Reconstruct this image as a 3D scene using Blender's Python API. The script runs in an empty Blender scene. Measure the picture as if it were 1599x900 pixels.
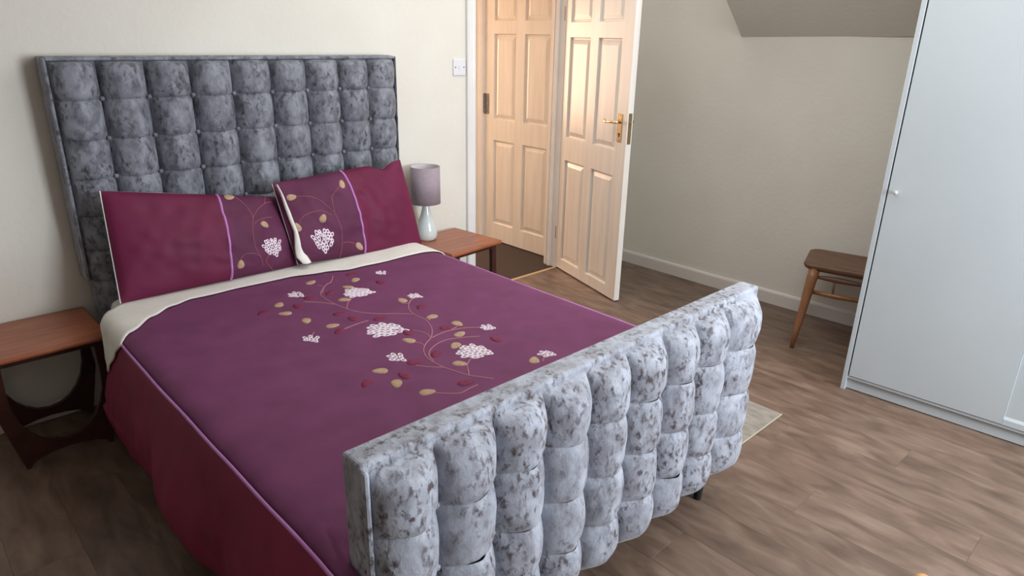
import bpy, bmesh, math, random
from mathutils import Vector, Matrix, noise
random.seed(7)
PI = math.pi
sc = bpy.context.scene
col = sc.collection

# ---------------------------------------------------------------- camera
cam_d = bpy.data.cameras.new('camera'); cam = bpy.data.objects.new('camera', cam_d); col.objects.link(cam)
Rm = Matrix([[0.7270325, 0.2248302, -0.6487489], [-0.6863232, 0.2649487, -0.6773202], [0.0196032, 0.9376852, 0.3469325]])
mw = Rm.to_4x4(); mw.translation = Vector((0.0, 0.0, 1.6)); cam.matrix_world = mw
cam_d.sensor_width = 36.0; cam_d.lens = 1061.866281600466 / 1599.0 * 36.0; cam_d.clip_start = 0.05
sc.camera = cam
# ---------------------------------------------------------------- world, lights, exposure
vs = sc.view_settings; vs.view_transform = 'Standard'; vs.look = 'None'; vs.gamma = 1.0; vs.use_curve_mapping = False
vs.exposure = 0.13
w = bpy.data.worlds.new('world'); sc.world = w; w.use_nodes = True
bgn = w.node_tree.nodes['Background']; bgn.inputs[0].default_value = (0.72, 0.82, 1.0, 1); bgn.inputs[1].default_value = 1.0

def area_light(name, loc, direction, sx, sy, power, color):
    l = bpy.data.lights.new(name, 'AREA'); l.shape = 'RECTANGLE'; l.size = sx; l.size_y = sy
    l.energy = power; l.color = color
    o = bpy.data.objects.new(name, l); col.objects.link(o)
    o.location = loc; o.rotation_euler = Vector(direction).to_track_quat('-Z', 'Y').to_euler()
    return o
WIN = (1.95, 3.15, 0.85, 2.15)       # window in the wall behind the camera: x0 x1 z0 z1
area_light('window_daylight', ((WIN[0]+WIN[1])/2, -1.58, (WIN[2]+WIN[3])/2), (-0.12, 1, -0.08), 1.15, 1.3, 98, (0.88, 0.93, 1.0))
area_light('ceiling_bounce_fill', (2.55, 1.45, 2.38), (0, 0, -1), 2.4, 2.8, 37, (0.99, 0.98, 0.955))  # added fill lamp standing in for light bounced off the ceiling
HWIN = (2.55, 3.55, 0.75, 1.95)      # warm lit window at the end of the hall
area_light('hall_window_light', ((HWIN[0]+HWIN[1])/2, 6.08, (HWIN[2]+HWIN[3])/2), (0.05, -1, -0.02), 0.98, 1.15, 54, (1.0, 0.64, 0.43))
def point(name, loc, power, color, r):
    l = bpy.data.lights.new(name, 'POINT'); l.energy = power; l.color = color; l.shadow_soft_size = r
    o = bpy.data.objects.new(name, l); col.objects.link(o); o.location = loc
point('hall_ceiling_lamp', (2.75, 4.1, 2.2), 0.8, (1.0, 0.58, 0.34), 0.08)

# ---------------------------------------------------------------- helpers
def s2l(c):
    return tuple(((v/12.92) if v <= 0.04045 else ((v+0.055)/1.055)**2.4) for v in (x/255.0 for x in c)) + (1.0,)

def mat(name, c1, c2=None, scale=8.0, rough=0.6, bump=0.0, bscale=60.0, metal=0.0, stretch=(1, 1, 1), ramp=(0.35, 0.65),
        detail=4.0, distort=0.0, sheen=0.0, coat=0.0, third=None, rnd=0.0, spec=0.5, use_obj=False, subsurf=0.0):
    m = bpy.data.materials.new(name); m.use_nodes = True
    nt = m.node_tree; N = nt.nodes; L = nt.links; b = N['Principled BSDF']
    b.inputs['Roughness'].default_value = rough; b.inputs['Metallic'].default_value = metal
    b.inputs['Specular IOR Level'].default_value = spec
    b.inputs['Sheen Weight'].default_value = sheen; b.inputs['Coat Weight'].default_value = coat
    if sheen: b.inputs['Sheen Roughness'].default_value = 0.35
    if use_obj:
        tc = N.new('ShaderNodeTexCoord'); out = tc.outputs['Object']
    else:
        tc = N.new('ShaderNodeNewGeometry'); out = tc.outputs['Position']
    mp = N.new('ShaderNodeMapping'); mp.inputs['Scale'].default_value = stretch; L.new(out, mp.inputs['Vector'])
    vec = mp.outputs['Vector']
    oi = None
    if rnd:
        oi = N.new('ShaderNodeObjectInfo')
        ad = N.new('ShaderNodeVectorMath'); ad.operation = 'MULTIPLY_ADD'
        cmb = N.new('ShaderNodeCombineXYZ'); L.new(oi.outputs['Random'], cmb.inputs[0]); L.new(oi.outputs['Random'], cmb.inputs[1]); L.new(oi.outputs['Random'], cmb.inputs[2])
        ad.inputs[1].default_value = (37, 53, 11); L.new(cmb.outputs[0], ad.inputs[0]); L.new(vec, ad.inputs[2]); vec = ad.outputs[0]
    nz = N.new('ShaderNodeTexNoise'); nz.inputs['Scale'].default_value = scale; nz.inputs['Detail'].default_value = detail
    nz.inputs['Distortion'].default_value = distort; L.new(vec, nz.inputs['Vector'])
    rp = N.new('ShaderNodeValToRGB'); rp.color_ramp.elements[0].position = ramp[0]; rp.color_ramp.elements[1].position = ramp[1]
    rp.color_ramp.elements[0].color = s2l(c1); rp.color_ramp.elements[1].color = s2l(c2 or c1)
    if third:
        e = rp.color_ramp.elements.new(third[0]); e.color = s2l(third[1])
    L.new(nz.outputs['Fac'], rp.inputs['Fac'])
    colr = rp.outputs['Color']
    if rnd:
        hs = N.new('ShaderNodeHueSaturation')
        mr = N.new('ShaderNodeMapRange'); mr.inputs['To Min'].default_value = 1-rnd; mr.inputs['To Max'].default_value = 1+rnd
        L.new(oi.outputs['Random'], mr.inputs['Value']); L.new(mr.outputs['Result'], hs.inputs['Value']); L.new(colr, hs.inputs['Color']); colr = hs.outputs['Color']
    L.new(colr, b.inputs['Base Color'])
    if bump:
        nb = N.new('ShaderNodeTexNoise'); nb.inputs['Scale'].default_value = bscale; nb.inputs['Detail'].default_value = 3; L.new(vec, nb.inputs['Vector'])
        bp = N.new('ShaderNodeBump'); bp.inputs['Strength'].default_value = bump; bp.inputs['Distance'].default_value = 0.004
        L.new(nb.outputs['Fac'], bp.inputs['Height']); L.new(bp.outputs['Normal'], b.inputs['Normal'])
    return m

def velvet(name, light, mid, dark, sc1=26, sheen=0.25):
    """crushed velvet: broad tone changes plus small torn dark flecks"""
    m = bpy.data.materials.new(name); m.use_nodes = True
    nt = m.node_tree; N = nt.nodes; L = nt.links; b = N['Principled BSDF']
    b.inputs['Roughness'].default_value = 0.5; b.inputs['Sheen Weight'].default_value = sheen; b.inputs['Sheen Roughness'].default_value = 0.4
    b.inputs['Specular IOR Level'].default_value = 0.35
    g = N.new('ShaderNodeNewGeometry'); mp = N.new('ShaderNodeMapping'); mp.inputs['Scale'].default_value = (1.0, 1.0, 0.62)
    mp.inputs['Rotation'].default_value = (0, 0.45, 0); L.new(g.outputs['Position'], mp.inputs['Vector'])
    def nz(s, d, dist, r0, r1):
        n = N.new('ShaderNodeTexNoise'); n.inputs['Scale'].default_value = s; n.inputs['Detail'].default_value = d
        n.inputs['Distortion'].default_value = dist; n.inputs['Roughness'].default_value = 0.62; L.new(mp.outputs[0], n.inputs['Vector'])
        r = N.new('ShaderNodeMapRange'); r.inputs['From Min'].default_value = r0; r.inputs['From Max'].default_value = r1
        L.new(n.outputs['Fac'], r.inputs['Value']); return r.outputs['Result'], n
    f1, n1 = nz(22, 5, 0.3, 0.40, 0.60)
    f2, n2 = nz(sc1*2.4, 4, 0.3, 0.49, 0.64)
    f3, n3 = nz(11, 3, 0.3, 0.34, 0.54)
    mx = N.new('ShaderNodeMix'); mx.data_type = 'RGBA'; mx.inputs[6].default_value = s2l(light); mx.inputs[7].default_value = s2l(mid); L.new(f1, mx.inputs[0])
    mul = N.new('ShaderNodeMath'); mul.operation = 'MULTIPLY'; L.new(f2, mul.inputs[0]); L.new(f3, mul.inputs[1])
    m2 = N.new('ShaderNodeMix'); m2.data_type = 'RGBA'; L.new(mul.outputs[0], m2.inputs[0]); L.new(mx.outputs[2], m2.inputs[6]); m2.inputs[7].default_value = s2l(dark)
    L.new(m2.outputs[2], b.inputs['Base Color'])
    bp = N.new('ShaderNodeBump'); bp.inputs['Strength'].default_value = 0.35; bp.inputs['Distance'].default_value = 0.006
    L.new(n2.outputs['Fac'], bp.inputs['Height']); L.new(bp.outputs['Normal'], b.inputs['Normal'])
    return m

M = {}
M['wall'] = mat('wall_paint', (226, 223, 213), (221, 217, 207), scale=2.2, rough=0.85, bump=0.35, bscale=38)
M['wall_l'] = mat('dimmed_wall_paint', (160, 150, 137), (156, 146, 133), scale=2.2, rough=0.85, bump=0.35, bscale=38)  # unseen left wall, darkened so it bounces less light onto the bed
M['ceiling'] = mat('ceiling_paint', (232, 230, 224), rough=0.9)
M['gloss'] = mat('white_gloss_paint', (232, 232, 230), (226, 226, 224), scale=5, rough=0.32, bump=0.05, bscale=30)
M['door'] = mat('white_gloss_grained_door', (232, 229, 222), (224, 219, 210), scale=6, rough=0.3, bump=0.05, bscale=22, stretch=(4, 4, 0.35), use_obj=True)
M['skirt'] = mat('skirting_paint', (222, 216, 210), rough=0.4)
M['plank'] = mat('laminate_plank', (88, 70, 58), (137, 117, 102), scale=7.0, rough=0.42, bump=0.08, bscale=30, stretch=(2.4, 0.7, 1), ramp=(0.26, 0.74), detail=14, distort=0.6, third=(0.52, (116, 95, 81)), rnd=0.05)
M['under'] = mat('floor_joint_dark', (84, 66, 54), rough=0.8)
M['carpet'] = mat('hall_carpet_dark_brown', (46, 34, 28), (70, 54, 44), scale=120, rough=0.95, bump=0.6, bscale=300)
M['strip'] = mat('threshold_strip', (205, 180, 140), rough=0.35, metal=0.4)
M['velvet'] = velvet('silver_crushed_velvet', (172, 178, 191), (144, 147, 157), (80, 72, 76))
M['velvet_head_shaded'] = velvet('silver_crushed_velvet_shaded', (138, 142, 152), (104, 107, 116), (68, 68, 74), sc1=22)  # same fabric as the footboard, the headboard's dimmer light put into its colour
M['cream'] = mat('cream_cotton', (234, 232, 225), (225, 223, 216), scale=10, rough=0.85, bump=0.3, bscale=26)
M['plum'] = mat('plum_cotton', (118, 62, 101), (109, 56, 92), scale=9, rough=0.75, bump=0.2, bscale=18, spec=0.3)
M['plum_p'] = mat('plum_satin_pillow', (98, 42, 76), (88, 36, 66), scale=6, rough=0.65, bump=0.35, bscale=9, spec=0.3)
M['maroon'] = mat('maroon_satin', (136, 42, 74), (120, 34, 64), scale=5, rough=0.6, bump=0.4, bscale=9, spec=0.3)
M['crimson'] = mat('crimson_satin', (108, 29, 65), (98, 23, 57), scale=5, rough=0.62, bump=0.3, bscale=10, spec=0.3)
M['lilac'] = mat('lilac_ribbon', (190, 124, 190), (178, 112, 178), scale=20, rough=0.4)
M['tanleaf'] = mat('tan_applique', (186, 158, 130), (168, 140, 114), scale=60, rough=0.8)
M['redleaf'] = mat('maroon_applique', (128, 30, 72), (108, 22, 58), scale=60, rough=0.7)
M['white_thread'] = mat('white_embroidery', (234, 220, 232), rough=0.7)
M['vine'] = mat('tan_vine_thread', (176, 116, 124), rough=0.7)
M['vine_p'] = mat('dull_vine_thread', (150, 84, 92), rough=0.7)
M['teak'] = mat('teak_veneer', (142, 78, 50), (166, 98, 66), scale=5, rough=0.33, bump=0.05, bscale=60, stretch=(1, 9, 1), detail=6, distort=0.4)
M['darkwood'] = mat('dark_stained_wood', (52, 24, 20), (66, 32, 26), scale=10, rough=0.4, stretch=(1, 1, 3))
M['stoolseat'] = mat('brown_elm_seat', (96, 66, 50), (112, 80, 60), scale=6, rough=0.45, stretch=(4, 1, 1), detail=6)
M['stoolleg'] = mat('golden_beech_leg', (132, 88, 56), (148, 102, 68), scale=9, rough=0.35, stretch=(3, 3, 0.5))
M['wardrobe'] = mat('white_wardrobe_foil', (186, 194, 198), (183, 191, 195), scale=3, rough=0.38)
M['black'] = mat('dark_gap', (22, 24, 26), rough=0.9)
M['shade'] = mat('mauve_grey_lampshade', (164, 150, 158), (157, 143, 152), scale=50, rough=0.8, bump=0.15, bscale=300)
M['shade_in'] = mat('lampshade_lining', (214, 210, 212), rough=0.9)
M['ceramic'] = mat('pale_grey_ceramic', (206, 214, 214), rough=0.12, coat=0.5)
M['brass'] = mat('polished_brass', (230, 205, 160), rough=0.16, metal=1.0)
M['brass_d'] = mat('aged_brass', (150, 132, 92), rough=0.35, metal=0.9)
M['steel_d'] = mat('dark_bronze_hinge', (132, 130, 134), (84, 80, 82), scale=90, rough=0.4, metal=0.3)
M['switch'] = mat('white_plastic', (226, 226, 230), rough=0.35)
M['rug'] = mat('grey_beige_rug', (158, 150, 140), (136, 129, 120), scale=14, rough=0.95, bump=0.5, bscale=260, stretch=(3, 1, 1), detail=8)
M['rug_edge'] = mat('cream_rug_binding', (174, 166, 148), rough=0.9)
M['palewood'] = mat('pale_wood', (216, 160, 110), (206, 148, 98), scale=20, rough=0.4)
M['glass'] = mat('window_glass', (220, 232, 240), rough=0.02)
M['glass'].node_tree.nodes['Principled BSDF'].inputs['Transmission Weight'].default_value = 1.0

def link(name, bm_or_me, material, parent=None, kind=None, smooth=False):
    if isinstance(bm_or_me, bmesh.types.BMesh):
        me = bpy.data.meshes.new(name); bmesh.ops.recalc_face_normals(bm_or_me, faces=bm_or_me.faces[:]); bm_or_me.to_mesh(me); bm_or_me.free()
    else: me = bm_or_me
    if material is not None and not me.materials: me.materials.append(material)
    if smooth:
        me.polygons.foreach_set('use_smooth', [True]*len(me.polygons))
    o = bpy.data.objects.new(name, me); col.objects.link(o)
    if parent: o.parent = parent
    if kind: o['kind'] = kind
    return o

def thing(name, label, cat, loc=(0, 0, 0), rz=0, group=None, kind=None):
    o = bpy.data.objects.new(name, None); col.objects.link(o); o.empty_display_size = 0.1
    o.location = loc; o.rotation_euler = (0, 0, rz)
    if label: o['label'] = label
    if cat: o['category'] = cat
    if group: o['group'] = group
    if kind: o['kind'] = kind
    return o

def add_box(bm, x0, x1, y0, y1, z0, z1, bev=0.0, seg=2):
    vs_ = [bm.verts.new((x, y, z)) for z in (z0, z1) for y in (y0, y1) for x in (x0, x1)]
    f = [(0, 2, 3, 1), (4, 5, 7, 6), (0, 1, 5, 4), (2, 6, 7, 3), (0, 4, 6, 2), (1, 3, 7, 5)]
    fs = [bm.faces.new([vs_[i] for i in q]) for q in f]
    if bev:
        es = {e for q in fs for e in q.edges}
        bmesh.ops.bevel(bm, geom=list(es), offset=bev, segments=seg, profile=0.5, affect='EDGES')
    return bm

def box(x0, x1, y0, y1, z0, z1, bev=0.0, seg=2):
    return add_box(bmesh.new(), x0, x1, y0, y1, z0, z1, bev, seg)

def add_tube(bm, pts, rads, seg=10, flat=1.0, caps=True):
    pts = [Vector(p) for p in pts]
    if not hasattr(rads, '__len__'): rads = [rads]*len(pts)
    rings = []
    for i, p in enumerate(pts):
        t = (pts[min(i+1, len(pts)-1)]-pts[max(i-1, 0)]).normalized()
        up = Vector((0, 0, 1)) if abs(t.z) < 0.9 else Vector((0, 1, 0))
        a = t.cross(up).normalized(); b = a.cross(t).normalized()
        rings.append([bm.verts.new(p+a*rads[i]*math.cos(2*PI*k/seg)+b*rads[i]*flat*math.sin(2*PI*k/seg)) for k in range(seg)])
    for i in range(len(rings)-1):
        for k in range(seg):
            bm.faces.new([rings[i][k], rings[i][(k+1) % seg], rings[i+1][(k+1) % seg], rings[i+1][k]])
    if caps: bm.faces.new(rings[0]); bm.faces.new(rings[-1][::-1])
    return bm

def lathe(prof, seg=32, cx=0, cy=0, close=True):
    bm = bmesh.new(); rings = []
    for r, z in prof:
        if r < 1e-5: rings.append([bm.verts.new((cx, cy, z))])
        else: rings.append([bm.verts.new((cx+r*math.cos(2*PI*k/seg), cy+r*math.sin(2*PI*k/seg), z)) for k in range(seg)])
    for a, b in zip(rings, rings[1:]):
        for k in range(seg):
            q = [a[k % len(a)], a[(k+1) % len(a)], b[(k+1) % len(b)], b[k % len(b)]]
            q2 = []
            for v in q:
                if v not in q2: q2.append(v)
            if len(q2) > 2: bm.faces.new(q2)
    return bm

def prism(poly, axis, a, b, bev=0.0):
    """extrude a 2D polygon: axis 'y' -> poly in (x,z), axis 'z' -> (x,y), axis 'x' -> (y,z)"""
    bm = bmesh.new()
    def P(p, t):
        return {'y': (p[0], t, p[1]), 'z': (p[0], p[1], t), 'x': (t, p[0], p[1])}[axis]
    A = [bm.verts.new(P(p, a)) for p in poly]; Bv = [bm.verts.new(P(p, b)) for p in poly]
    bm.faces.new(A); bm.faces.new(Bv[::-1]); n = len(poly)
    for i in range(n): bm.faces.new([A[i], A[(i+1) % n], Bv[(i+1) % n], Bv[i]])
    if bev:
        es = [e for e in bm.edges if abs(e.verts[0].co['xyz'.index(axis)]-e.verts[1].co['xyz'.index(axis)]) < 1e-6]
        bmesh.ops.bevel(bm, geom=es, offset=bev, segments=2, profile=0.5, affect='EDGES')
    return bm

def grid_mesh(name, fn, nu, nv):
    """open grid surface from fn(i/nu, j/nv) -> xyz"""
    vs_ = [tuple(fn(i/nu, j/nv)) for j in range(nv+1) for i in range(nu+1)]
    fs = [(j*(nu+1)+i, j*(nu+1)+i+1, (j+1)*(nu+1)+i+1, (j+1)*(nu+1)+i) for j in range(nv) for i in range(nu)]
    me = bpy.data.meshes.new(name); me.from_pydata(vs_, [], fs); me.update(); return me

# ---------------------------------------------------------------- room shell
YW = 3.24; YT = 3.355; DX0, DX1 = 2.762, 3.540; DZ = 1.985; CZ = 2.42
bm = bmesh.new()
add_box(bm, -1.3, DX0-0.022, YW, YT, 0, CZ); add_box(bm, DX1+0.022, 4.2, YW, YT, 0, CZ); add_box(bm, DX0-0.022, DX1+0.022, YW, YT, DZ+0.022, CZ)
link('wall_back', bm, M['wall'], kind='structure')
link('wall_right', prism([(4.070, 3.24), (4.078, 2.2), (4.092, 1.64), (4.112, 1.3), (4.15, -1.7), (4.3, -1.7), (4.3, 3.24)], 'z', 0, CZ), M['wall'], kind='structure')
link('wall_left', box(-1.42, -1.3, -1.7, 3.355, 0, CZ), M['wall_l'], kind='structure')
bm = bmesh.new(); x0, x1, z0, z1 = WIN
add_box(bm, -1.42, x0, -1.82, -1.7, 0, CZ); add_box(bm, x1, 4.3, -1.82, -1.7, 0, CZ); add_box(bm, x0, x1, -1.82, -1.7, 0, z0); add_box(bm, x0, x1, -1.82, -1.7, z1, CZ)
link('wall_front', bm, M['wall'], kind='structure')
win = thing('window_1', None, None, kind='structure')
bm = bmesh.new()
for a in (x0, (x0+x1)/2-0.03, x1-0.06): add_box(bm, a, a+0.06, -1.80, -1.73, z0, z1, 0.006)
for a in (z0, z1-0.06): add_box(bm, x0+0.001, x1-0.001, -1.795, -1.735, a, a+0.06, 0.006)
link('window_frame', bm, M['gloss'], win)
link('ceiling', box(-1.42, 4.3, -1.82, 6.3, CZ, CZ+0.1), M['ceiling'], kind='structure')
floor = link('floor', box(-1.42, 4.3, -1.82, YW+0.04, -0.06, -0.012), M['under'], kind='structure')
PW, PLn = 0.192, 1.285
rr = random.Random(3)
nx = int(math.ceil(5.4/PW)); off = 0.0
px_ = -1.3; k = 0; mesh_cache = {}
while px_ < 4.12:
    off = (off + 0.43 + 0.1*rr.random()) % PLn
    ys = -1.7 - off
    while ys < YW-0.01:
        a, b = max(ys, -1.7), min(ys+PLn, YW-0.006)
        if b-a > 0.04:
            key = round(b-a, 3)
            if key not in mesh_cache:
                pb = box(0.0002, PW-0.0002, 0.0002, (b-a)-0.0002, -0.012, 0.0, 0.0005, 1)
                me = bpy.data.meshes.new('plank'); pb.to_mesh(me); pb.free(); me.materials.append(M['plank']); mesh_cache[key] = me
            o = link('plank', mesh_cache[key], None, floor); o.location = (px_, a, 0)
        ys += PLn
    px_ += PW
# skirtings
def skirt(name, pts, h, t, nrm):
    bm = bmesh.new()
    prof = [(0, 0), (t, 0), (t, h-0.014), (t*0.75, h-0.004), (t*0.45, h), (0, h)]
    rings = [[bm.verts.new((p[0]+nrm[0]*q[0], p[1]+nrm[1]*q[0], q[1]+0.0005)) for q in prof] for p in pts]
    for a, b in zip(rings, rings[1:]):
        for i in range(len(prof)): bm.faces.new([a[i], a[(i+1) % 6], b[(i+1) % 6], b[i]])
    bm.faces.new(rings[0]); bm.faces.new(rings[-1][::-1])
    link(name, bm, M['skirt'], kind='structure')
skirt('baseboard_right', [(4.070, 3.24), (4.078, 2.2), (4.092, 1.64), (4.112, 1.3), (4.15, -1.7)], 0.088, 0.016, (-1, 0))
skirt('baseboard_back', [(-1.3, YW), (2.684, YW)], 0.075, 0.014, (0, -1))
skirt('baseboard_left', [(-1.3, YW), (-1.3, -1.7)], 0.08, 0.014, (1, 0))
# sloping underside of the stairs boxed out of the right wall
bm = bmesh.new()
Y0, Y1 = 1.10, 2.267
A = [(4.085, 1.617), (3.30, 2.30), (3.30, CZ), (4.11, CZ)]
V0 = [bm.verts.new((x, Y1, z)) for x, z in A]; V1 = [bm.verts.new((x+0.02, Y0, z+0.03*(i == 0))) for i, (x, z) in enumerate(A)]
bm.faces.new(V0); bm.faces.new(V1[::-1])
for i in range(4): bm.faces.new([V0[i], V0[(i+1) % 4], V1[(i+1) % 4], V1[i]])
link('wall_sloping_bulkhead', bm, M['wall'], kind='structure')

# door frame of the room: lining, stop and moulded architrave
fr = thing('trim_1', None, None, kind='structure')
for a, b, s in ((DX0-0.022, DX0, 1), (DX1, DX1+0.022, -1)):
    bm = box(a, b, YW-0.001, YT+0.001, 0, DZ+0.022, 0.0015, 1)
    link('jamb', bm, M['gloss'], fr)
    c = b if s > 0 else a
    link('door_stop', box(min(c, c+s*0.012), max(c, c+s*0.012), YW+0.048, YW+0.078, 0.001, DZ, 0.002), M['gloss'], fr)
    link('jamb_bead', box(min(c, c+s*0.005), max(c, c+s*0.005), YW+0.092, YW+0.100, 0.001, DZ, 0.002), M['gloss'], fr)
link('head_lining', box(DX0, DX1, YW-0.001, YT+0.001, DZ, DZ+0.022, 0.0015, 1), M['gloss'], fr)
ap = [(0, 0), (0.0, 0.018), (0.006, 0.022), (0.016, 0.020), (0.022, 0.014), (0.050, 0.012), (0.056, 0.015), (0.068, 0.013), (0.071, 0.009), (0.072, 0.0)]
for face, yy, dr in (('room', YW, -1), ('hall', YT, 1)):
    link('architrave', prism([(DX0-0.003-0.072+q[0], yy+dr*q[1]) for q in ap], 'z', 0.001, DZ+0.075), M['gloss'], fr)
    link('architrave', prism([(DX1+0.006+0.072-q[0], yy+dr*q[1]) for q in ap], 'z', 0.001, DZ+0.075), M['gloss'], fr)
    link('architrave', prism([(yy+dr*q[1], DZ+0.075-q[0]) for q in ap], 'x', DX0-0.0, DX1+0.0), M['gloss'], fr)
link('trim_2', box(DX0, DX1, YW-0.012, YW+0.012, -0.004, 0.004, 0.0015, 1), M['strip'], kind='structure')

# hall beyond the doorway
link('floor_hall', box(1.9, 3.7, YW+0.012, 6.3, -0.06, 0.0), M['carpet'], kind='structure')
HX = 3.65
D2A, D2B = 4.160, 3.392     # far and near edge of the hall door
bm = bmesh.new()
add_box(bm, HX, HX+0.1, D2A+0.012, 6.2, 0, CZ); add_box(bm, HX, HX+0.1, D2B-0.012, D2A+0.012, 1.99, CZ); add_box(bm, HX, HX+0.1, YT, D2B-0.012, 0, CZ)
link('wall_hall_right', bm, M['wall'], kind='structure')
bm = bmesh.new(); x0, x1, z0, z1 = HWIN
add_box(bm, 1.8, x0, 6.2, 6.3, 0, CZ); add_box(bm, x1, 3.75, 6.2, 6.3, 0, CZ); add_box(bm, x0, x1, 6.2, 6.3, 0, z0); add_box(bm, x0, x1, 6.2, 6.3, z1, CZ)
link('wall_hall_end', bm, M['wall'], kind='structure')
link('wall_hall_left', box(1.8, 1.9, YT, 6.2, 0, CZ), M['wall'], kind='structure')
fr = thing('trim_3', None, None, kind='structure')
ah = [(0, 0), (0.0, 0.016), (0.012, 0.024), (0.030, 0.022), (0.036, 0.014), (0.075, 0.012), (0.083, 0.018), (0.105, 0.014), (0.112, 0.008), (0.115, 0.0)]
link('architrave', prism([(HX-q[1], D2A+0.128-q[0]) for q in ah], 'z', 0.001, 2.1), M['gloss'], fr)
link('architrave', prism([(HX-q[1], 2.10-q[0]) for q in ah], 'z', 0.0, 0.001), M['gloss'], fr) if False else None
link('head_architrave', box(HX-0.02, HX, 3.36, D2A+0.12, 1.995, 2.10, 0.004), M['gloss'], fr)
link('jamb', box(HX-0.004, HX+0.06, D2A+0.002, D2A+0.012, 0.001, 1.99), M['gloss'], fr)

# panelled doors
def make_door(name, loc, rz, W, cols, rows, th=0.038, Hh=1.975):
    d = thing(name, None, None, loc, rz, kind='structure')
    bm = bmesh.new(); z0 = 0.006
    xs = [0]+[v for c in cols for v in c]+[W]; zs = [z0]+[v for r in rows for v in r]+[Hh]
    for i in range(0, len(xs), 2): add_box(bm, xs[i], xs[i+1], 0, th, z0, Hh, 0.0)
    for j in range(0, len(zs), 2):
        for c in cols: add_box(bm, c[0], c[1], 0, th, zs[j], zs[j+1], 0.0)
    bmesh.ops.remove_doubles(bm, verts=bm.verts[:], dist=0.0001)
    link('door_frame', bm, M['door'], d)
    for c in cols:
        for r in rows:
            a, b, e, f = c[0], c[1], r[0], r[1]; bm = bmesh.new()
            lv = [(0.0, 0.0), (0.0025, 0.004), (0.005, 0.014), (0.014, 0.0145), (0.016, 0.0125), (0.040, 0.0055), (0.043, 0.005)]
            for side in (0, 1):
                rings = []
                for ins, dep in lv:
                    y = dep if side == 0 else th-dep
                    rings.append([bm.verts.new(p) for p in ((a+ins, y, e+ins), (b-ins, y, e+ins), (b-ins, y, f-ins), (a+ins, y, f-ins))])
                for p, q in zip(rings, rings[1:]):
                    for k in range(4): bm.faces.new([p[k], p[(k+1) % 4], q[(k+1) % 4], q[k]])
                bm.faces.new(rings[-1])
            link('panel', bm, M['door'], d)
    return d
H1 = Vector((3.546, 3.243)); D1 = Vector((3.307, 2.483)); a1 = math.atan2(D1.y-H1.y, D1.x-H1.x)
rows = [(0.080, 0.800), (0.955, 1.600), (1.690, 1.880)]
d1 = make_door('door_1', (H1.x, H1.y, 0.004), a1, 0.772, [(0.066, 0.316), (0.407, 0.660)], rows)
# furniture of the open door
for side in (0, 1):
    yf = 0.0 if side == 0 else 0.038; s = -1 if side == 0 else 1
    hd = link('handle_plate', box(0.678, 0.722, min(yf, yf+s*0.004), max(yf, yf+s*0.004), 1.010, 1.178, 0.0035), M['brass'], d1, smooth=False)
    bm = bmesh.new()
    add_tube(bm, [(0.700, yf+s*0.003, 1.128), (0.700, yf+s*0.046, 1.128)], [0.010, 0.008], 12)
    add_tube(bm, [(0.708, yf+s*0.047, 1.128), (0.690, yf+s*0.050, 1.129), (0.655, yf+s*0.050, 1.126), (0.622, yf+s*0.050, 1.122), (0.604, yf+s*0.049, 1.127), (0.597, yf+s*0.047, 1.133)], [0.0075, 0.008, 0.0065, 0.0065, 0.008, 0.006], 12)
    hn = link('handle', bm, M['brass'] if side == 0 else M['brass_d'], d1, smooth=True)
    kb = bmesh.new(); add_tube(kb, [(0.700, yf+s*0.0035, 1.058), (0.700, yf+s*0.0062, 1.058)], 0.006, 10); add_box(kb, 0.697, 0.703, min(yf+s*0.0035, yf+s*0.006), max(yf+s*0.0035, yf+s*0.006), 1.040, 1.058)
    link('keyhole', kb, M['black'], d1)
    for zz in (1.020, 1.168):
        kb = bmesh.new(); add_tube(kb, [(0.700, yf+s*0.003, zz), (0.700, yf+s*0.0058, zz)], 0.004, 8); link('screw', kb, M['brass_d'], d1)
kb = bmesh.new(); add_tube(kb, [(0.700, 0.041, 1.058), (0.700, 0.062, 1.058)], 0.0028, 8)
cen = Vector((0.700, 0.072, 1.058)); add_tube(kb, [(0.700, cen.y+0.011*math.cos(t*PI/6), cen.z+0.011*math.sin(t*PI/6)) for t in range(13)], 0.0024, 6, caps=False)
link('key', kb, M['steel_d'], d1, smooth=True)
link('lock_faceplate', box(0.7715, 0.7745, 0.007, 0.031, 1.005, 1.185, 0.001, 1), M['brass_d'], d1)
link('latch_bolt', box(0.7735, 0.782, 0.012, 0.026, 1.118, 1.134, 0.002), M['brass'], d1)
for zz in (0.22, 1.70):
    kb = bmesh.new(); add_tube(kb, [(-0.004, -0.004, zz), (-0.004, -0.004, zz+0.09)], 0.005, 10); link('hinge', kb, M['brass_d'], d1)

d2 = make_door('door_2', (HX+0.004, D2A, 0.004), -PI/2, 0.765, [(0.095, 0.335), (0.425, 0.680)], [(0.150, 0.825), (0.985, 1.615), (1.705, 1.885)])
def rim_hinge(z):
    bm = bmesh.new(); add_box(bm, 0.006, 0.040, -0.004, 0.0, z, z+0.155, 0.001, 1); link('hinge_leaf', bm, M['steel_d'], d2)
    bm = bmesh.new(); add_box(bm, -0.036, -0.012, -0.012, -0.008, z+0.008, z+0.150, 0.001, 1); link('hinge_leaf', bm, M['steel_d'], d2)
    bm = bmesh.new(); add_tube(bm, [(-0.004, -0.007, z), (-0.004, -0.007, z+0.155)], 0.0065, 10); link('hinge_pin', bm, M['steel_d'], d2)
    for q in (0.03, 0.075, 0.12):
        bm = bmesh.new(); add_tube(bm, [(0.024, -0.003, z+q), (0.024, -0.0062, z+q)], 0.0045, 8); link('screw', bm, M['brass_d'], d2)
rim_hinge(1.020)

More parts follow.
